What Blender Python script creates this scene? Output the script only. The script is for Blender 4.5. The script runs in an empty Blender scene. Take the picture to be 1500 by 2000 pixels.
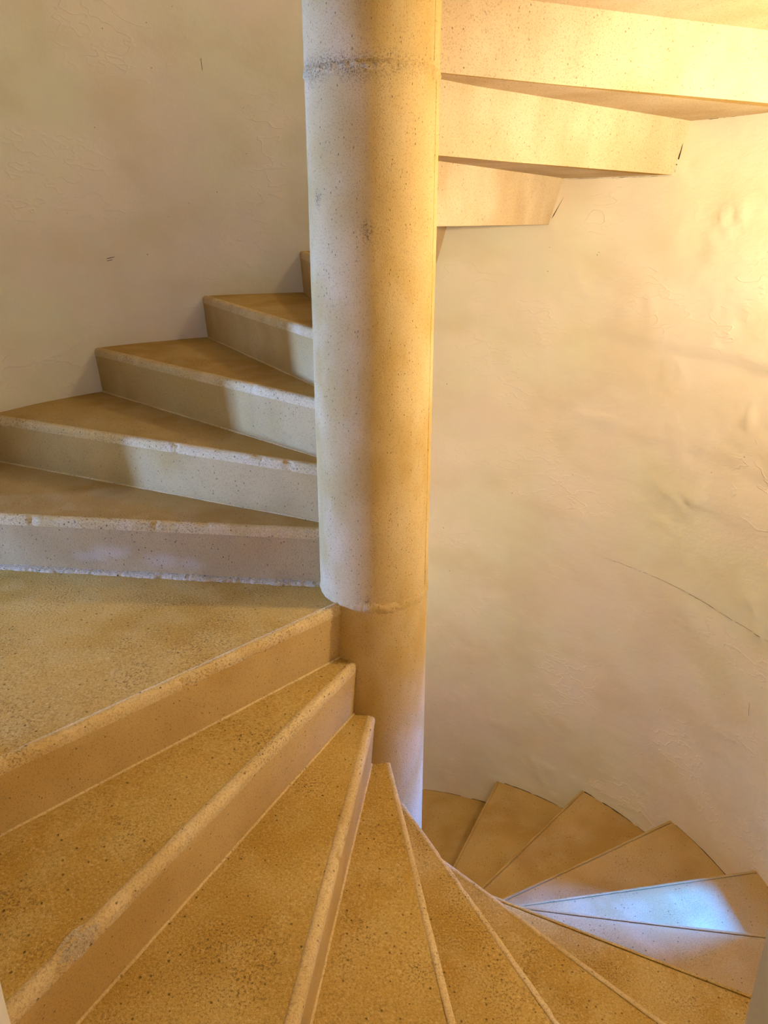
import bpy, math, random
import numpy as np
from mathutils import Matrix, Vector, noise

random.seed(7)
sc = bpy.context.scene
COL = sc.collection
D2R = math.pi / 180

# ---------------------------------------------------------------- camera
CAM = (0.0, -1.9297, 0.9761)
YAW, PITCH, ROLL, FPX = 0.8263, 21.323, 0.0762, 1463.5
def make_camera():
    y, p, r = YAW * D2R, PITCH * D2R, ROLL * D2R
    fw = Vector((math.sin(y) * math.cos(p), math.cos(y) * math.cos(p), -math.sin(p)))
    rt = Vector((math.cos(y), -math.sin(y), 0))
    up = rt.cross(fw)
    r2 = rt * math.cos(r) + up * math.sin(r)
    u2 = -rt * math.sin(r) + up * math.cos(r)
    cd = bpy.data.cameras.new('camera')
    cd.sensor_fit = 'VERTICAL'
    cd.sensor_height = 36
    cd.sensor_width = 27
    cd.lens = FPX * 36 / 2000
    cd.clip_start = 0.02
    co = bpy.data.objects.new('camera', cd)
    COL.objects.link(co)
    m = Matrix((r2, u2, -fw)).transposed().to_4x4()
    m.translation = CAM
    co.matrix_world = m
    sc.camera = co
make_camera()

# ---------------------------------------------------------------- world, daylight, exposure
w = bpy.data.worlds.new('sky')
sc.world = w
w.use_nodes = True
w.node_tree.nodes['Background'].inputs[0].default_value = (0.55, 0.7, 1.0, 1)
w.node_tree.nodes['Background'].inputs[1].default_value = 0.6

def area_light(name, loc, target, sx, sy, power, color, spread=180):
    ld = bpy.data.lights.new(name, 'AREA')
    ld.shape = 'RECTANGLE'
    ld.size, ld.size_y = sx, sy
    ld.energy = power
    ld.color = color
    ld.spread = spread * D2R
    o = bpy.data.objects.new(name, ld)
    COL.objects.link(o)
    o.location = loc
    o.rotation_euler = (Vector(target) - Vector(loc)).to_track_quat('-Z', 'Y').to_euler()
    return o
# daylight entering the low slit window at the end of the passage off the landing
PAS_DIR = 189.25
pd = Vector((math.cos(PAS_DIR * D2R), math.sin(PAS_DIR * D2R), 0))
pn = Vector((-pd.y, pd.x, 0))             # to the left of pd
JAMB = Vector((-1.467, 0.241, 0))
SLIT = JAMB + pd * 2.3
area_light('daylight_slit', (SLIT.x + pd.x * 0.05, SLIT.y + pd.y * 0.05, 0.30), (0, 0, 0.42), 0.15, 0.42, 400, (0.125, 0.285, 1.0))
# daylight falling through the deep window lower down on the right
area_light('daylight_window', (2.20, 0.05, -0.50), (1.0, 0.06, -1.36), 0.26, 0.25, 105, (0.015, 0.15, 1.0), 90)
LAMPS = ((-10.0, 0.97, 1500.0, 'small brass wall lamp with a bare lit bulb on the right wall'),
         (50.0, 2.25, 550.0, 'small brass wall lamp with a lit bulb above the overhead steps'),
         (118.0, -0.60, 380.0, 'added unseen brass fill lamp with a lit bulb below the rising steps'))  # added unseen lamp, warm fill for the lower wall and treads
LAMP_COLOR = (1.0, 0.87, 0.64)
sc.view_settings.view_transform = 'Standard'
sc.view_settings.look = 'None'
sc.view_settings.gamma = 1
sc.view_settings.use_curve_mapping = False
sc.view_settings.exposure = 0.1
sc.cycles.diffuse_bounces = 4
sc.cycles.max_bounces = 12
sc.cycles.use_light_tree = False

# ---------------------------------------------------------------- stair measurements
RIN, R, H = 0.1527, 1.4867, 0.17
EOFF, SET, THICK = -0.0237, 0.0096, 0.062
SBB, SBT = 0.072, 0.118          # back of the riser slab, at its bottom and at its top
TH = {-11: 422.62, -10: 404.75, -9: 386.31, -8: 368.47, -7: 351.14, -6: 333.33, -5: 314.69, -4: 295.78,
      -3: 278.53, -2: 261.05, -1: 242.17, 0: 224.78, 1: 172.47, 2: 153.67, 3: 135.75, 4: 117.61}
for k in range(5, 18):
    TH[k] = 117.61 - 18.1 * (k - 4)
TH[5] = 101.2
for k in range(-12, -16, -1):
    TH[k] = 422.62 + 18.0 * (-11 - k)
ZB, ZT = -2.72, 3.05             # bottom and top of the stairwell

# ---------------------------------------------------------------- helpers
def fbm(x, y, z, s, oct=3):
    v, a, t = 0, 1, 0
    for i in range(oct):
        v += a * noise.noise((x * s + 11.3 * i, y * s - 5.1 * i, z * s + 3.7 * i))
        t += a
        a *= 0.5
        s *= 2.1
    return v / t

def ss(x, a, b):
    t = max(0.0, min(1.0, (x - a) / (b - a)))
    return t * t * (3 - 2 * t)

def default_clouds(x, y, z):
    return (ss(fbm(x, y, z, 3.2, 3), -0.22, 0.25), ss(fbm(x, y + 9, z, 12, 3), -0.1, 0.35), ss(fbm(x + 5, y, z, 6.0, 3), -0.02, 0.33))

def mesh_obj(name, verts, faces, mats, parent=None, fmat=None, smooth=True, sharp=None, clouds=None):
    me = bpy.data.meshes.new(name)
    me.from_pydata([tuple(v) for v in verts], [], faces)
    for m in (mats if isinstance(mats, (list, tuple)) else [mats]):
        me.materials.append(m)
    if fmat is not None:
        me.polygons.foreach_set('material_index', fmat)
    if smooth:
        me.polygons.foreach_set('use_smooth', [True] * len(me.polygons))
    if clouds:
        pz = parent_z(parent)
        at = me.attributes.new('clouds', 'FLOAT_VECTOR', 'POINT')
        buf = []
        for v in verts:
            buf.extend(clouds(v[0], v[1], v[2] + pz))
        at.data.foreach_set('vector', buf)
    me.update()
    if smooth and sharp:
        me.set_sharp_from_angle(angle=sharp * D2R)
    o = bpy.data.objects.new(name, me)
    COL.objects.link(o)
    if parent:
        o.parent = parent
    return o

def parent_z(p):
    z = 0.0
    while p is not None:
        z += p.location.z
        p = p.parent
    return z

def empty(name, loc, label=None, cat=None):
    o = bpy.data.objects.new(name, None)
    o.empty_display_size = 0.2
    o.location = loc
    COL.objects.link(o)
    if label:
        o['label'] = label
        o['category'] = cat
    return o

def structure(o):
    o['kind'] = 'structure'
    return o

def box_vf(x0, x1, y0, y1, z0, z1):
    v = [(x, y, z) for z in (z0, z1) for y in (y0, y1) for x in (x0, x1)]
    f = [(0, 2, 3, 1), (4, 5, 7, 6), (0, 1, 5, 4), (2, 6, 7, 3), (0, 4, 6, 2), (1, 3, 7, 5)]
    return v, f

def loft(sections, closed=True, caps=True):
    """sections: list of equal-length point loops"""
    n = len(sections[0])
    v = [p for s in sections for p in s]
    f = []
    for i in range(len(sections) - 1):
        for j in range(n if closed else n - 1):
            a, b = i * n + j, i * n + (j + 1) % n
            f.append((a, b, b + n, a + n))
    if caps and closed:
        f.append(tuple(range(n - 1, -1, -1)))
        f.append(tuple((len(sections) - 1) * n + j for j in range(n)))
    return v, f

# ---------------------------------------------------------------- materials
def lin(c):
    return tuple(((x / 12.92) if x <= 0.04045 else ((x + 0.055) / 1.055) ** 2.4) for x in c)

class NT:
    def __init__(s, name):
        s.m = bpy.data.materials.new(name)
        s.m.use_nodes = True
        s.t = s.m.node_tree
        s.b = s.t.nodes['Principled BSDF']
        s.pos = s.t.nodes.new('ShaderNodeNewGeometry').outputs['Position']
    def link(s, a, b):
        s.t.links.new(a, b)
    def noise(s, scale, detail=4, rough=0.55, vec=None, dist=0.0):
        n = s.t.nodes.new('ShaderNodeTexNoise')
        n.inputs['Scale'].default_value = scale
        n.inputs['Detail'].default_value = detail
        n.inputs['Roughness'].default_value = rough
        n.inputs['Distortion'].default_value = dist
        s.link(vec or s.pos, n.inputs['Vector'])
        return n.outputs['Fac']
    def voro(s, scale, vec=None, feature='F1'):
        n = s.t.nodes.new('ShaderNodeTexVoronoi')
        n.feature = feature
        n.inputs['Scale'].default_value = scale
        s.link(vec or s.pos, n.inputs['Vector'])
        return n.outputs['Distance'], n.outputs['Color']
    def scalevec(s, v):
        n = s.t.nodes.new('ShaderNodeVectorMath')
        n.operation = 'MULTIPLY'
        s.link(s.pos, n.inputs[0])
        n.inputs[1].default_value = v
        return n.outputs[0]
    def ramp(s, fac, a, b, lo=0.0, hi=1.0, smooth=True):
        n = s.t.nodes.new('ShaderNodeMapRange')
        n.interpolation_type = 'SMOOTHSTEP' if smooth else 'LINEAR'
        n.inputs['From Min'].default_value = a
        n.inputs['From Max'].default_value = b
        n.inputs['To Min'].default_value = lo
        n.inputs['To Max'].default_value = hi
        s.link(fac, n.inputs['Value'])
        return n.outputs[0]
    def math(s, op, a, b=None):
        n = s.t.nodes.new('ShaderNodeMath')
        n.operation = op
        for i, x in enumerate((a, b)):
            if x is None:
                continue
            if isinstance(x, (int, float)):
                n.inputs[i].default_value = x
            else:
                s.link(x, n.inputs[i])
        return n.outputs[0]
    def mix(s, fac, a, b):
        n = s.t.nodes.new('ShaderNodeMix')
        n.data_type = 'RGBA'
        for sock, x in ((n.inputs[0], fac), (n.inputs[6], a), (n.inputs[7], b)):
            if isinstance(x, (int, float)):
                sock.default_value = x
            elif isinstance(x, tuple):
                sock.default_value = (*x[:3], 1)
            else:
                s.link(x, sock)
        return n.outputs[2]
    def clouds(s):
        a = s.t.nodes.new('ShaderNodeAttribute')
        a.attribute_name = 'clouds'
        x = s.t.nodes.new('ShaderNodeSeparateXYZ')
        s.link(a.outputs['Vector'], x.inputs[0])
        return x.outputs
    def bump(s, height, strength, dist, prev=None):
        n = s.t.nodes.new('ShaderNodeBump')
        n.inputs['Strength'].default_value = strength
        n.inputs['Distance'].default_value = dist
        s.link(height, n.inputs['Height'])
        if prev:
            s.link(prev, n.inputs['Normal'])
        return n.outputs[0]
    def finish(s, color, rough, normal=None, spec=0.3):
        s.link(color, s.b.inputs['Base Color']) if not isinstance(color, tuple) else None
        if isinstance(color, tuple):
            s.b.inputs['Base Color'].default_value = (*color[:3], 1)
        if isinstance(rough, (int, float)):
            s.b.inputs['Roughness'].default_value = rough
        else:
            s.link(rough, s.b.inputs['Roughness'])
        s.b.inputs['Specular IOR Level'].default_value = spec
        if normal:
            s.link(normal, s.b.inputs['Normal'])
        return s.m

def tread_mat(name, c1, c2, c3, grain=150, bumpd=0.0016, dark=0.5, light=0.35):
    """granular stone; broad clouds come from the mesh attribute 'clouds', grains and pits from two textures"""
    s = NT(name)
    cl = s.clouds()
    col = s.mix(cl[0], c1, c2)
    col = s.mix(s.math('MULTIPLY', cl[1], 0.5), col, c3)
    gr = s.noise(grain, 3, 0.78)
    speck = s.ramp(gr, 0.50, 0.64)
    col = s.mix(s.math('MULTIPLY', speck, s.math('ADD', s.math('MULTIPLY', cl[2], dark), 0.40)), col, lin((0.40, 0.31, 0.20)))
    col = s.mix(s.ramp(gr, 0.46, 0.30, 0, light), col, lin((0.92, 0.82, 0.62)))
    d, c = s.voro(62)
    pit = s.ramp(d, 0.10, 0.2, 1, 0)
    pit = s.math('MULTIPLY', pit, s.ramp(c, 0.62, 0.66))
    col = s.mix(s.math('MULTIPLY', pit, 0.6), col, lin((0.30, 0.22, 0.13)))
    n = s.bump(s.math('SUBTRACT', gr, pit), 1.0, bumpd)
    return s.finish(col, 0.85, n, 0.0)

def riser_mat(name, c1, c2, smears=True):
    s = NT(name)
    cl = s.clouds()
    col = s.mix(cl[0], c1, c2)
    col = s.mix(s.math('MULTIPLY', cl[1], 0.2), col, lin((0.62, 0.50, 0.32)))
    d, c = s.voro(70)
    pit = s.math('MULTIPLY', s.ramp(d, 0.08, 0.2, 1, 0), s.ramp(c, 0.58, 0.62))
    gr = s.noise(260, 1, 0.65)
    col = s.mix(s.ramp(gr, 0.54, 0.70, 0, 0.4), col, lin((0.45, 0.35, 0.24)))
    col = s.mix(s.math('MULTIPLY', pit, 0.6), col, lin((0.36, 0.28, 0.18)))
    if smears:
        at = s.t.nodes.new('ShaderNodeAttribute')
        at.attribute_name = 'smear'
        col = s.mix(s.math('MULTIPLY', at.outputs['Fac'], 0.12), col, lin((0.93, 0.90, 0.85)))
    n = s.bump(s.math('SUBTRACT', gr, s.math('MULTIPLY', pit, 2)), 0.6, 0.0010)
    return s.finish(col, 0.8, n, 0.0)

def newel_mat():
    s = NT('newel_stone')
    cl = s.clouds()
    col = s.mix(cl[0], lin((0.78, 0.66, 0.43)), lin((0.73, 0.60, 0.35)))
    col = s.mix(s.math('MULTIPLY', cl[1], 0.25), col, lin((0.83, 0.73, 0.55)))
    d, c = s.voro(150, s.scalevec((1, 1, 0.6)))
    pit = s.math('MULTIPLY', s.ramp(d, 0.10, 0.24, 1, 0), s.ramp(c, 0.70, 0.74))
    gr = s.noise(300, 2, 0.75)
    col = s.mix(s.ramp(gr, 0.53, 0.68, 0, 0.5), col, lin((0.50, 0.39, 0.26)))
    col = s.mix(s.math('MULTIPLY', pit, 0.65), col, lin((0.34, 0.26, 0.17)))
    # grime caught in the broken joints
    col = s.mix(s.math('MULTIPLY', cl[2], s.ramp(gr, 0.42, 0.62, 0.05, 0.7)), col, lin((0.33, 0.28, 0.21)))
    n = s.bump(s.math('SUBTRACT', gr, s.math('MULTIPLY', pit, 1.6)), 0.75, 0.0013)
    return s.finish(col, 0.8, n, 0.0)

def plaster_mat():
    s = NT('lime_plaster')
    cl = s.clouds()
    col = s.mix(cl[0], lin((0.89, 0.86, 0.73)), lin((0.90, 0.84, 0.74)))
    col = s.mix(s.math('MULTIPLY', cl[1], 0.42), col, lin((0.83, 0.76, 0.59)))
    col = s.mix(s.math('MULTIPLY', cl[2], 0.5), col, lin((0.94, 0.88, 0.78)))
    d, c = s.voro(20)
    dot = s.math('MULTIPLY', s.ramp(d, 0.03, 0.06, 1, 0), s.ramp(c, 0.72, 0.74))
    col = s.mix(s.math('MULTIPLY', dot, 0.7), col, lin((0.35, 0.28, 0.2)))
    g = s.noise(24, 3, 0.6, s.scalevec((1, 1, 1.5)))
    r1 = s.noise(7.5, 2, 0.6, s.scalevec((1, 1, 2.0)))
    ridge = s.math('MULTIPLY', s.ramp(s.math('ABSOLUTE', s.math('SUBTRACT', r1, 0.5)), 0.0, 0.03, 1, 0), cl[2])
    n = s.bump(s.math('ADD', s.math('MULTIPLY', g, 0.8), s.math('MULTIPLY', ridge, 0.5)), 0.45, 0.005)
    return s.finish(col, s.ramp(g, 0.3, 0.7, 0.42, 0.62), n, 0.3)

def plain_mat(name, c, rough=0.6, metal=0.0):
    s = NT(name)
    col = s.mix(s.ramp(s.noise(40, 3), 0.4, 0.7), c, tuple(x * 0.85 for x in c))
    m = s.finish(col, rough, None)
    s.b.inputs['Metallic'].default_value = metal
    return m

M_TREAD = tread_mat('trodden_stone', lin((0.72, 0.58, 0.30)), lin((0.67, 0.52, 0.23)), lin((0.74, 0.62, 0.36)), 185, 0.0028, 0.45, 0.34)
M_TREADF = tread_mat('smooth_trodden_stone', lin((0.69, 0.56, 0.33)), lin((0.64, 0.50, 0.27)), lin((0.71, 0.59, 0.38)), 300, 0.0007, 0.25, 0.12)
M_RISER = riser_mat('cast_riser_stone', lin((0.72, 0.59, 0.36)), lin((0.67, 0.53, 0.29)), False)
M_SOFFIT = riser_mat('brightened_soffit_stone', lin((0.78, 0.69, 0.54)), lin((0.73, 0.63, 0.47)), False)  # lighter copy of the riser stone, underside brightness put into the colour
M_SMEARED = riser_mat('smeared_riser_stone', lin((0.73, 0.62, 0.42)), lin((0.68, 0.56, 0.36)), True)
M_NOSE = tread_mat('worn_nosing_stone', lin((0.79, 0.67, 0.45)), lin((0.74, 0.61, 0.38)), lin((0.81, 0.70, 0.51)), 210, 0.0020, 0.4, 0.2)
M_MORTAR = tread_mat('pale_mortar', lin((0.76, 0.68, 0.53)), lin((0.71, 0.61, 0.45)), lin((0.80, 0.73, 0.60)), 150, 0.005, 0.6, 0.35)
M_NEWEL = newel_mat()
M_WALL = plaster_mat()
M_GAP = plain_mat('dark_gap', lin((0.22, 0.16, 0.10)), 0.9)
M_BRASS = plain_mat('aged_brass', lin((0.45, 0.33, 0.18)), 0.4, 0.9)

def bulb_mat(strength):
    s = NT('lit_bulb')
    s.b.inputs['Base Color'].default_value = (0.9, 0.85, 0.7, 1)
    s.b.inputs['Emission Color'].default_value = (*LAMP_COLOR, 1)
    s.b.inputs['Emission Strength'].default_value = strength
    return s.m

# ---------------------------------------------------------------- the round walls
def steps_between(a, b, st, cuts=()):
    pts = {round(a, 4), round(b, 4)}
    pts |= {round(c, 4) for c in cuts if a < c < b}
    ks = sorted(pts)
    out = []
    for p, q in zip(ks, ks[1:]):
        n = max(1, int(math.ceil((q - p) / st)))
        out += [p + (q - p) * i / n for i in range(n)]
    return out + [ks[-1]]

WT = 0.35
def wall_relief(t, z):
    """unevenness of the hand-trowelled plaster (metres, outwards)"""
    x, y = math.cos(t * D2R) * R, math.sin(t * D2R) * R
    d = 0.0045 * fbm(x, y, z, 2.3, 2) + 0.0014 * fbm(x, y, z * 1.6, 13, 2)
    tm = t % 360
    rough = 1.0 if tm < 75 else 0.35
    # ridges left by the trowel, drawn out along the wall and, fewer, up it
    m = ss(fbm(x, y, z, 2.7, 2), 0.0, 0.3)
    if m > 0:
        r1 = abs(fbm(x + 4, y, z * 2.4, 5.5, 3))
        d -= rough * 0.006 * m * max(0.0, 1 - r1 / 0.07)
    m = ss(fbm(x, y + 8, z, 3.1, 2), 0.05, 0.3)
    if m > 0:
        r1 = abs(fbm(x, y + 2, z * 0.35, 8, 2))
        d -= rough * 0.005 * m * max(0.0, 1 - r1 / 0.06)
    if tm < 56:      # laps of an older plaster coat on the lamp side
        for zl0, amp in ((0.53, 0.008), (0.16, 0.004), (-0.05, 0.003)):
            zl = zl0 + 0.03 * fbm(x, y, zl0, 5, 3) - 0.0016 * (50 - tm)
            k = ss(z, zl, zl + 0.022)
            d -= amp * k * ss(tm, 53, 46 - 8 * fbm(x, y, z, 9, 1)) * ss(z, zl + 0.42, zl + 0.1)
    return d

def wall_clouds(x, y, z):
    return (ss(fbm(x, y, z, 1.6, 3), -0.22, 0.22), ss(fbm(x, y + 9, z * 1.5, 3.4, 4), -0.25, 0.38), ss(fbm(x + 5, y, z * 1.3, 2.6, 3), 0.0, 0.33))

def wall_segment(name, t0, t1, openings, fine=False):
    """inner face, outer face and reveals of a part of the drum; openings: (th0, th1, z0, z1)"""
    ts = steps_between(t0, t1, 0.75 if fine else 1.5, [c for o in openings for c in o[:2]])
    zcut = [c for o in openings for c in o[2:]]
    zs = steps_between(ZB, -2.15, 0.05, zcut) + steps_between(-2.15, 1.75, 0.022 if fine else 0.05, zcut)[1:] + steps_between(1.75, ZT, 0.05, zcut)[1:]
    nt, nz = len(ts), len(zs)
    v, f, cl = [], [], []
    for i, t in enumerate(ts):
        ct, st = math.cos(t * D2R), math.sin(t * D2R)
        for z in zs:
            x, y = ct * R, st * R
            d = wall_relief(t, z)
            v.append((ct * (R + d), st * (R + d), z))
    nin = len(v)
    for t in ts:
        for z in zs:
            v.append((math.cos(t * D2R) * (R + WT), math.sin(t * D2R) * (R + WT), z))
    def hole(i, j):
        if i < 0 or j < 0 or i >= nt - 1 or j >= nz - 1:
            return True
        tc, zc = (ts[i] + ts[i + 1]) / 2, (zs[j] + zs[j + 1]) / 2
        return any(o[0] < tc < o[1] and o[2] < zc < o[3] for o in openings)
    for i in range(nt - 1):
        for j in range(nz - 1):
            if hole(i, j):
                continue
            a, b, c, d = i * nz + j, (i + 1) * nz + j, (i + 1) * nz + j + 1, i * nz + j + 1
            f.append((a, d, c, b))
            f.append((a + nin, b + nin, c + nin, d + nin))
            if hole(i - 1, j): f.append((a, a + nin, d + nin, d))
            if hole(i + 1, j): f.append((b, c, c + nin, b + nin))
            if hole(i, j - 1): f.append((a, b, b + nin, a + nin))
            if hole(i, j + 1): f.append((d, d + nin, c + nin, c))
    o = structure(mesh_obj(name, v, f, M_WALL, None, None, True, 40, wall_clouds))
    return o
W_OPEN = (170.65, 203.0, 0.0, 1.95)
E_OPEN = (356.8, 365.6, -1.15, -0.35)
S_OPEN = (256.75, 283.72, 0.10, 1.85)
wall_left = wall_segment('wall_left', 90, 236, [W_OPEN], True)
wall_front = wall_segment('wall_front', 236, 304, [S_OPEN])
wall_right = wall_segment('wall_right', 304, 450, [E_OPEN], True)

def disc(name, z0, z1, rad, mat):
    n = 96
    secs = [[(math.cos(2 * math.pi * j / n) * rad, math.sin(2 * math.pi * j / n) * rad, z) for j in range(n)] for z in (z0, z1)]
    v, f = loft(secs)
    return structure(mesh_obj(name, v, f, mat, None, None, False, None, default_clouds))
disc('floor', ZB - 0.12, ZB, R + WT, M_TREADF)
disc('ceiling', ZT, ZT + 0.12, R + WT, M_WALL)

# passage that opens off the landing, with a low slit window at its end
def slab(name, P, d, n, a0, a1, b0, b1, z0, z1, mat):
    v, f = box_vf(a0, a1, b0, b1, z0, z1)
    v = [(P.x + d.x * a + n.x * b, P.y + d.y * a + n.y * b, z) for a, b, z in v]
    return structure(mesh_obj(name, v, f, mat, None, None, False, None, default_clouds))
PN, PS, PL = -0.10, 0.82, 2.3      # pn points south here
slab('wall_passage_north', JAMB, pd, pn, 0.36, PL, PN - 0.12, PN, -0.1, 2.1, M_WALL)
slab('wall_passage_south', JAMB, pd, pn, 0.24, PL, PS, PS + 0.12, -0.1, 2.1, M_WALL)
slab('floor_passage', JAMB, pd, pn, 0.40, PL, PN, PS, -0.1, 0.0, M_TREADF)
slab('ceiling_passage', JAMB, pd, pn, 0.40, PL, PN, PS, 2.0, 2.1, M_WALL)
for nm, b0, b1, z0, z1 in (('wall_passage_end', PN - 0.12, -0.09, -0.1, 2.1), ('wall_passage_end', 0.09, PS + 0.12, -0.1, 2.1),
                           ('wall_passage_end', -0.09, 0.09, -0.1, 0.07), ('wall_passage_end', -0.09, 0.09, 0.53, 2.1)):
    slab(nm, JAMB, pd, pn, PL, PL + 0.03, b0, b1, z0, z1, M_WALL)

# the room behind the opening the picture is taken through
for nm, b in (('wall_room_left', (-1.3, -1.2, -4.0, -1.36, -0.9, 2.3)), ('wall_room_right', (1.2, 1.3, -4.0, -1.36, -0.9, 2.3)),
              ('wall_room_back', (-1.3, 1.3, -4.1, -4.0, -0.9, 2.3)), ('floor_room', (-1.3, 1.3, -4.1, -1.52, -1.0, -0.9)),
              ('ceiling_room', (-1.3, 1.3, -4.1, -1.52, 2.3, 2.4))):
    v, f = box_vf(*b)
    structure(mesh_obj(nm, v, f, M_WALL, None, None, False, None, wall_clouds))

# ---------------------------------------------------------------- stair geometry
def ang(k, rho, off):
    o = EOFF + off
    return TH[k] * D2R - math.asin(max(-0.98, min(0.98, o / rho)))

def pt(k, rho, off, z):
    a = ang(k, rho, off)
    return (math.cos(a) * rho, math.sin(a) * rho, z)

NS = 56
def stations(n=NS):
    a, b = RIN - 0.02, R + 0.025
    return [a + (b - a) * (i / (n - 1)) ** 1.0 for i in range(n)]

def build_step(k, parent, tread_material, name='step', thick=THICK):
    z0 = parent.location.z
    zt, zb = k * H - z0, (k - 1) * H - z0
    nt = 60 if k == 0 else 24 if -7 < k < 5 else 14
    secs = []
    kinds = None
    for rho in stations(150 if k == 1 else 90 if -7 < k < 5 else NS):
        P, kd = [], []
        def add(p, kk):
            P.append(p)
            kd.append(kk)
        add(pt(k, rho, SET + 0.001, zb - thick), 1)
        nr = 10 if k == 1 else 4
        for i in range(nr + 1):                                # riser front, leaning out to the nose
            q = i / nr
            z = zb + (H - 0.030) * q
            off = SET * (1 - q) + 0.001
            p = pt(k, rho, off, z)
            off += 0.0012 * fbm(*p, 9, 2)
            add(pt(k, rho, off, z), 1)
        add(pt(k, rho, 0.003, zt - 0.018), 1)
        add(pt(k, rho, 0.007, zt - 0.007), 0)
        a0, a1 = ang(k, rho, 0.018), ang(k + 1, rho, SET)
        for i in range(nt + 1):                                # tread
            q = i / nt
            a = a0 + (a1 - a0) * q
            x, y = math.cos(a) * rho, math.sin(a) * rho
            dz = 0.0016 * fbm(x, y, zt + z0, 7, 3) + 0.0006 * fbm(x, y, zt + z0, 33, 2)
            worn = -0.004 * math.exp(-((rho - 0.9) / 0.35) ** 2) * math.exp(-(q / 0.35) ** 2)
            add((x, y, zt + dz + worn), 0)
        add(pt(k + 1, rho, SET, zt - thick), 2)
        tp = 1.1 * rho / R - 0.1
        sb = lambda x: max(SET + 0.012, x * tp)
        a0, a1 = ang(k + 1, rho, SET), ang(k, rho, sb(SBT))
        for i in range(1, 5):                                  # soffit
            a = a0 + (a1 - a0) * i / 4
            add((math.cos(a) * rho, math.sin(a) * rho, zt - thick), 2)
        for q in (0.33, 0.66, 1.0):                            # back of the riser
            add(pt(k, rho, sb(SBT + (SBB - SBT) * q), zt - thick - H * q), 2)
        secs.append(P)
        kinds = kd
    v, f = loft(secs)
    n = len(kinds)
    fm = []
    for i in range(len(secs) - 1):
        for j in range(n):
            a, b = kinds[j], kinds[(j + 1) % n]
            fm.append(0 if (a == 0 and b == 0) else 2 if (b == 2 and a == 2) else 1)
    fm += [1, 1]
    o = mesh_obj(name, v, f, [tread_material, M_SMEARED if k == 1 else M_RISER, M_SOFFIT], parent, fm, True, 28, default_clouds)
    if k == 1:      # pale plaster smears on the first riser above the landing
        at = o.data.attributes.new('smear', 'FLOAT', 'POINT')
        vals = []
        for x, y, z in v:
            m = 0.0
            for c, rad in (((-0.83, 0.088, 0.052), 0.05), ((-0.77, 0.08, 0.066), 0.05), ((-0.73, 0.075, 0.075), 0.03), ((-0.62, 0.058, 0.045), 0.06), ((-0.54, 0.05, 0.04), 0.04)):
                dd = math.sqrt(((x - c[0]) * 0.7) ** 2 + (y - c[1]) ** 2 * 0.2 + ((z - c[2]) * 1.7) ** 2) + 0.03 * fbm(x, y, z, 24, 3)
                m = max(m, ss(dd, rad, rad * 0.2))
            vals.append(m if z < 0.13 else 0.0)
        at.data.foreach_set('value', vals)
    return o

NOSE_PROFILE = [(0.006, -0.030), (0.0002, -0.028), (-0.0008, -0.021), (-0.0008, -0.013), (0.0006, -0.0060), (0.0040, -0.0018),
                (0.0090, 0.0005), (0.0150, 0.0010), (0.0210, 0.0006), (0.0250, -0.003)]
def build_nosing(k, step, pz, rough=1.0, n=170, crisp=0.0, tread_material=None):
    """worn, slightly crumbled lip of the tread; crisp > 0 keeps a tight clean arris"""
    zt = k * H
    secs = []
    for rho in stations(n):
        rho = min(rho, R + 0.004)
        P = []
        wear = 0.0025 * math.exp(-((rho - 0.9) / 0.3) ** 2)
        for i, (o, dz) in enumerate(NOSE_PROFILE):
            if crisp:
                o, dz = o * (1 - 0.6 * crisp), dz * (1 - 0.6 * crisp)
            p = pt(k, rho, o, zt + dz)
            a = rough * (0.0016 * fbm(*p, 45, 2) + 0.0016 * fbm(p[0] + 3, p[1], p[2], 150, 2))
            chip = rough * max(0.0, fbm(p[0], p[1] + 7, zt, 24, 3) - 0.2) * 0.022
            inward = max(0.0, 1 - abs(i - 4.5) / 5)
            oo = o + (max(a, -0.0006) + chip) * inward + 0.5 * wear * inward
            zz = zt + dz - (0.7 * max(a, -0.0006) + 0.7 * chip) * inward - wear * min(1, 1.6 * inward)
            P.append(pt(k, rho, oo, zz - pz))
        secs.append(P)
    v, f = loft(secs)
    return mesh_obj('nosing', v, f, M_NOSE if crisp < 0.5 else tread_material, step, None, True, 60, default_clouds)

def build_fillet(k, step, pz, wdt, hgt, n=130):
    """bead of mortar along the foot of riser k (lies on tread k-1)"""
    zb = (k - 1) * H - pz
    secs = []
    for rho in stations(n):
        rho = min(rho, R + 0.004)
        p = pt(k, rho, 0, zb + pz)
        j = 1 + 0.30 * fbm(*p, 12, 3) + 0.25 * fbm(*p, 110, 2)
        j2 = 1 + 0.25 * fbm(p[0], p[1] + 5, p[2], 9, 2) + 0.3 * fbm(p[0], p[1] + 5, p[2], 130, 2)
        w_, h_ = wdt * j, hgt * j2
        prof = [(SET + 0.004, -0.002), (SET - w_, -0.002), (SET - w_ * 0.85, h_ * 0.45), (SET - w_ * 0.45, h_ * 0.85), (SET + 0.004, h_)]
        secs.append([pt(k, rho, o, zb + z) for o, z in prof])
    v, f = loft(secs)
    return mesh_obj('mortar_fillet', v, f, M_MORTAR if wdt > 0.01 else M_NOSE, step, None, True, 50, default_clouds)

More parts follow.
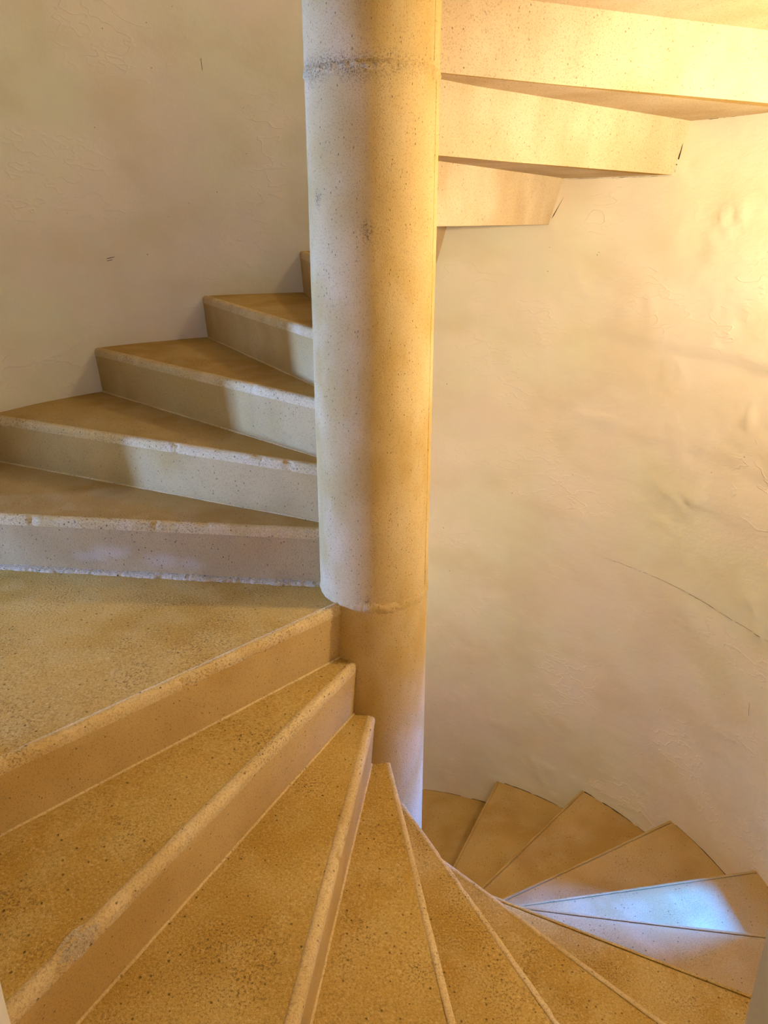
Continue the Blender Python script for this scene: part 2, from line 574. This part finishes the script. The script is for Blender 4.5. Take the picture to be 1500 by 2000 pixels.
def build_gap(k, step, pz, a0, a1, wmax, seed):
    """dark ragged gap where the end of the step meets the wall"""
    rnd = random.Random(seed)
    n = 60
    z = k * H - pz + 0.0025
    secs = []
    for i in range(n):
        a = (a0 + (a1 - a0) * i / (n - 1)) * D2R
        c, s_ = math.cos(a), math.sin(a)
        wd = max(0.0006, wmax * (0.35 + 0.9 * fbm(a * 20, seed, 0, 2.1, 3)))
        ro = R - 0.001
        secs.append([(c * (ro + 0.006), s_ * (ro + 0.006), z), (c * (ro - wd), s_ * (ro - wd), z - 0.0012),
                     (c * (ro - wd), s_ * (ro - wd), z - 0.006), (c * (ro + 0.006), s_ * (ro + 0.006), z - 0.006)])
    v, f = loft(secs)
    return mesh_obj('joint_gap', v, f, M_GAP, step, None, False)

def build_chip(k, step, pz, r0, r1):
    """pale broken patch of exposed aggregate on the lip of a tread"""
    n = 40
    secs = []
    for i in range(n):
        u = i / (n - 1)
        rho = r0 + (r1 - r0) * u
        env = math.sqrt(max(0.0, 1 - (2 * u - 1) ** 2))
        P = []
        for j in range(9):
            q = j / 8
            if q < 0.35:
                o, dz = -0.0012, -0.024 * env * (1 - q / 0.35) - 0.003
            else:
                o, dz = -0.0012 + (q - 0.35) / 0.65 * 0.032 * env, 0.0012
            p = pt(k, rho, o, k * H + dz)
            a = 0.0022 * fbm(*p, 110, 2) + 0.0016 * fbm(*p, 260, 2) + 0.004 * (1 - env)
            wear = 0.0025 * math.exp(-((rho - 0.9) / 0.3) ** 2)
            P.append(pt(k, rho, o + max(a, -0.001), k * H + dz - 0.7 * max(a, -0.001) - wear - pz))
        P.append(pt(k, rho, 0.02 * env + 0.004, k * H - 0.012 - pz))
        secs.append(P)
    v, f = loft(secs)
    return mesh_obj('chip', v, f, M_MORTAR, step, None, True, 70, default_clouds)

up = empty('stair_flight', (0, 0, 0.0), 'worn stone stair flight climbing from the landing behind the round column and overhead', 'stairs')
down = empty('stair_flight', (0, 0, -14 * H), 'worn amber stone stair flight fanning down from the landing below the column', 'stairs')
land = empty('stair_landing', (0, 0, 0), 'broad wedge-shaped stone landing between the rising and descending steps', 'landing')

for k in range(1, 17):
    st = build_step(k, up, M_TREADF)
    build_nosing(k, st, 0.0, 1.0 if k < 3 else 0.6, 200 if k < 5 else 60)
    if k < 5:
        build_fillet(k, st, 0.0, 0.026 if k == 1 else 0.004, 0.007 if k == 1 else 0.003, 300 if k == 1 else 90)
for k in range(-14, 0):
    tm = M_TREAD if k > -7 else M_TREADF
    st = build_step(k, down, tm)
    build_nosing(k, st, down.location.z, 1.0 if k > -3 else 0.5 if k > -6 else 0.25, 220 if k > -4 else 90, 0.0 if k > -3 else 0.45 if k > -6 else 0.8, tm)
    if k == -1:
        build_chip(k, st, down.location.z, 1.075, 1.165)
    if k > -3:
        build_fillet(k, st, down.location.z, 0.004, 0.003)
    if k in (-9, -10, -11, -12):
        build_gap(k, st, down.location.z, TH[k] + 0.2, TH[k + 1] + 1.5, {-9: 0.0012, -10: 0.005, -11: 0.0045, -12: 0.002}[k], 3 + k)
st = build_step(0, land, M_TREAD, 'slab', 0.09)
build_nosing(0, st, 0.0, 1.2, 220)
build_fillet(0, st, 0.0, 0.004, 0.003)

# ---------------------------------------------------------------- the round newel
newel = empty('newel_column', (0, 0, ZB), 'round pitted stone column standing at the centre of the spiral stairs', 'column')
def newel_clouds(x, y, z):
    c0 = ss(fbm(x, y, z * 0.7, 5, 3), -0.22, 0.22)
    c1 = ss(fbm(x, y + 9, z * 0.45, 16, 3), -0.05, 0.35)
    zz = z + 0.03 * fbm(x, y, z, 16, 3)
    g = ss(abs(zz - 1.275), 0.034, 0.006) * (0.3 + 0.7 * ss(x, 0.1, -0.1))
    for c, rad in (((-0.125, -0.088, 1.02), 0.016), ((-0.012, -0.152, 0.952), 0.018), ((-0.02, -0.152, 0.025), 0.012)):
        g = max(g, ss(math.dist((x, y, (z - c[2]) * 0.6 + c[2]), c) + 0.01 * fbm(x, y, z, 70, 2), rad, rad * 0.4))
    return (c0, c1, g)
def drum(z0, z1):
    nz = max(4, int((z1 - z0) / 0.012))
    na = 120
    secs = []
    for i in range(nz + 1):
        z = z0 + (z1 - z0) * i / nz
        ring = []
        edge = min(z - z0, z1 - z)
        for j in range(na):
            a = 2 * math.pi * j / na
            x, y = math.cos(a), math.sin(a)
            rr = RIN + 0.0012 * fbm(x * RIN, y * RIN, z * 0.5, 9, 2)
            rr -= 0.0035 * math.exp(-edge / 0.008) * (0.6 + 0.8 * fbm(x * RIN, y * RIN, z, 40, 2))
            rr += 0.0022 * fbm(x * RIN, y * RIN, z, 55, 3) * math.exp(-edge / 0.03)
            ring.append((x * rr, y * rr, z - ZB))
        secs.append(ring)
    v, f = loft(secs)
    return mesh_obj('drum', v, f, M_NEWEL, newel, None, True, 45, newel_clouds)
JZ = [ZB, -1.28, 0.0, 1.278, 2.556, ZT]
for a, b in zip(JZ, JZ[1:]):
    drum(a, b)
def mortar_ring(z, wide, proud):
    na = 260
    secs = []
    for i in range(na + 1):
        a = 2 * math.pi * i / na
        x, y = math.cos(a), math.sin(a)
        prof = []
        for q in range(9):
            u = q / 8 * 2 - 1
            hz = wide * (1 + 0.55 * fbm(x * 0.2, y * 0.2, z, 22, 3))
            zz = z + u * hz + 0.006 * fbm(x * 0.2, y * 0.2, z + 4, 9, 2)
            b = (1 - u * u) * proud * (0.7 + 1.6 * fbm(x * RIN, y * RIN, zz, 75, 3)) - 0.002 * abs(u)
            rr = RIN + b
            prof.append((x * rr, y * rr, zz - ZB))
        prof.append((x * (RIN - 0.02), y * (RIN - 0.02), z - ZB))
        secs.append(prof)
    v, f = loft(secs, True, False)
    return mesh_obj('mortar_joint', v, f, M_NEWEL, newel, None, True, 60, newel_clouds)
mortar_ring(0.004, 0.020, 0.0026)
mortar_ring(1.276, 0.013, 0.0028)
mortar_ring(-1.28, 0.012, 0.002)
def mould_seam(deg, z0, z1):
    n = int((z1 - z0) / 0.006)
    secs = []
    for i in range(n + 1):
        z = z0 + (z1 - z0) * i / n
        a = deg * D2R + 0.012 * fbm(0, 0, z, 30, 3) + 0.02 * fbm(3, 0, z, 2, 1)
        hgt = 0.0016 + 0.0016 * fbm(1, 0, z, 90, 2)
        wd = 0.018
        prof = []
        for da, hh in ((-wd, -0.001), (-wd * 0.4, hgt * 0.8), (0, hgt), (wd * 0.4, hgt * 0.5), (wd, -0.001)):
            prof.append((math.cos(a + da) * (RIN + hh), math.sin(a + da) * (RIN + hh), z - ZB))
        secs.append(prof)
    v, f = loft(secs)
    return mesh_obj('mould_seam', v, f, M_NEWEL, newel, None, True, 60, newel_clouds)
mould_seam(337.5, 0.03, 1.262)
mould_seam(331.5, 1.295, 2.3)

# ---------------------------------------------------------------- hairline cracks and scuffs in the plaster
def wall_ribbon(name, pts, width, parent, seed, n=120, jag=0.004, upright=False):
    secs = []
    L = len(pts) - 1
    for i in range(n + 1):
        u = i / n * L
        a = min(int(u), L - 1)
        q = u - a
        t = pts[a][0] + (pts[a + 1][0] - pts[a][0]) * q
        z = pts[a][1] + (pts[a + 1][1] - pts[a][1]) * q
        z += jag * fbm(t * 0.35, seed, 0, 1.3, 4)
        t += jag * 25 * fbm(t * 0.4, seed + 9, z * 8, 1.1, 3)
        wd = width * max(0.15, 0.7 + 1.1 * fbm(t * 0.6, seed, 5, 1.7, 2)) * min(1, 6 * i / n + 0.1, 6 * (1 - i / n) + 0.1)
        x, y = math.cos(t * D2R), math.sin(t * D2R)
        d = wall_relief(t, z)
        ri = R + d - 0.0007
        if upright:
            da = wd / 2 / R
            A, B = t * D2R - da, t * D2R + da
            secs.append([(math.cos(A) * ri, math.sin(A) * ri, z), (math.cos(B) * ri, math.sin(B) * ri, z),
                         (math.cos(B) * (ri + .004), math.sin(B) * (ri + .004), z), (math.cos(A) * (ri + .004), math.sin(A) * (ri + .004), z)])
            continue
        secs.append([(x * ri, y * ri, z + wd / 2), (x * ri, y * ri, z - wd / 2), (x * (ri + .004), y * (ri + .004), z - wd / 2), (x * (ri + .004), y * (ri + .004), z + wd / 2)])
    v, f = loft(secs)
    return mesh_obj(name, v, f, M_GAP, parent, None, False)
wall_ribbon('crack', [(47, -0.421), (40, -0.424), (32.4, -0.431), (24, -0.452), (15, -0.45)], 0.0008, wall_right, 2)
# gaps where the overhead steps meet the wall
wall_ribbon('crack', [(42.0, 1.300), (37, 1.298), (30, 1.300)], 0.003, wall_right, 4, 80, 0.003)
wall_ribbon('crack', [(59.0, 1.126), (51, 1.125), (43.5, 1.125)], 0.0016, wall_right, 5, 80, 0.002)

wall_ribbon('crack', [(42.0, 1.296), (42.4, 1.22), (43.0, 1.135)], 0.004, wall_right, 6, 60, 0.003, True)
wall_ribbon('crack', [(59.4, 1.06), (60.2, 1.02), (61.0, 0.98)], 0.003, wall_right, 7, 40, 0.002, True)
wall_ribbon('scratch', [(115.8, 1.545), (115.7, 1.50)], 0.002, wall_left, 8, 24, 0.001, True)
wall_ribbon('scratch', [(133.0, 0.835), (131.6, 0.842)], 0.002, wall_left, 9, 16, 0.002)
wall_ribbon('scratch', [(133.0, 0.827), (132.0, 0.832)], 0.0015, wall_left, 10, 16, 0.002)
wall_ribbon('scratch', [(17.0, -0.73), (16.6, -0.78)], 0.0015, wall_right, 11, 16, 0.001, True)

# ---------------------------------------------------------------- the wall lamps outside the picture, the lowest added as fill
def lathe(prof, n=28):
    return [[(math.cos(2 * math.pi * j / n) * r_, math.sin(2 * math.pi * j / n) * r_, z) for j in range(n)] for r_, z in prof]
def wall_lamp(deg, z, strength, label, bowl=False):
    a = deg * D2R
    root = empty('wall_lamp', (math.cos(a) * (R - 0.002), math.sin(a) * (R - 0.002), z), label, 'lamp')
    root.rotation_euler = (0, 0, a + math.pi)          # local +x points into the stairwell
    v, f = loft(lathe([(0.055, 0), (0.055, 0.008), (0.045, 0.014), (0.012, 0.016)]))
    mesh_obj('back_plate', [(z_, x, y) for x, y, z_ in v], f, M_BRASS, root, None, True, 30)
    v, f = loft(lathe([(0.008, 0.01), (0.008, 0.07)], 16))
    mesh_obj('arm', [(z_, x, y) for x, y, z_ in v], f, M_BRASS, root, None, True, 30)
    v, f = loft(lathe([(0.018, -0.055), (0.022, -0.05), (0.022, -0.012), (0.016, -0.008)], 20))
    mesh_obj('socket', [(x + 0.085, y, z_ + 0.01) for x, y, z_ in v], f, M_BRASS, root, None, True, 30)
    prof = [(0.012, 0.0), (0.016, 0.008)] + [(0.036 * math.sin(t), 0.052 - 0.036 * math.cos(t)) for t in [0.5 + i * (math.pi - 0.52) / 12 for i in range(13)][::2]]
    v, f = loft(lathe(prof, 12))
    mesh_obj('bulb', [(x + 0.085, y, z_ + 0.002) for x, y, z_ in v], f, bulb_mat(strength), root, None, True, 60)
    if bowl:
        outer = [(0.075 * math.sin(t), 0.075 * (1 - math.cos(t))) for t in [0.15 + i * 1.42 / 9 for i in range(10)]]
        inner = [(r_ - 0.003, z_ + 0.001) for r_, z_ in outer[::-1]]
        v, f = loft(lathe(outer + inner, 28))
        mesh_obj('bowl', [(x + 0.085, y, z_ - 0.012) for x, y, z_ in v], f, M_BRASS, root, None, True, 40)
    return root
for args in LAMPS:
    wall_lamp(*args)
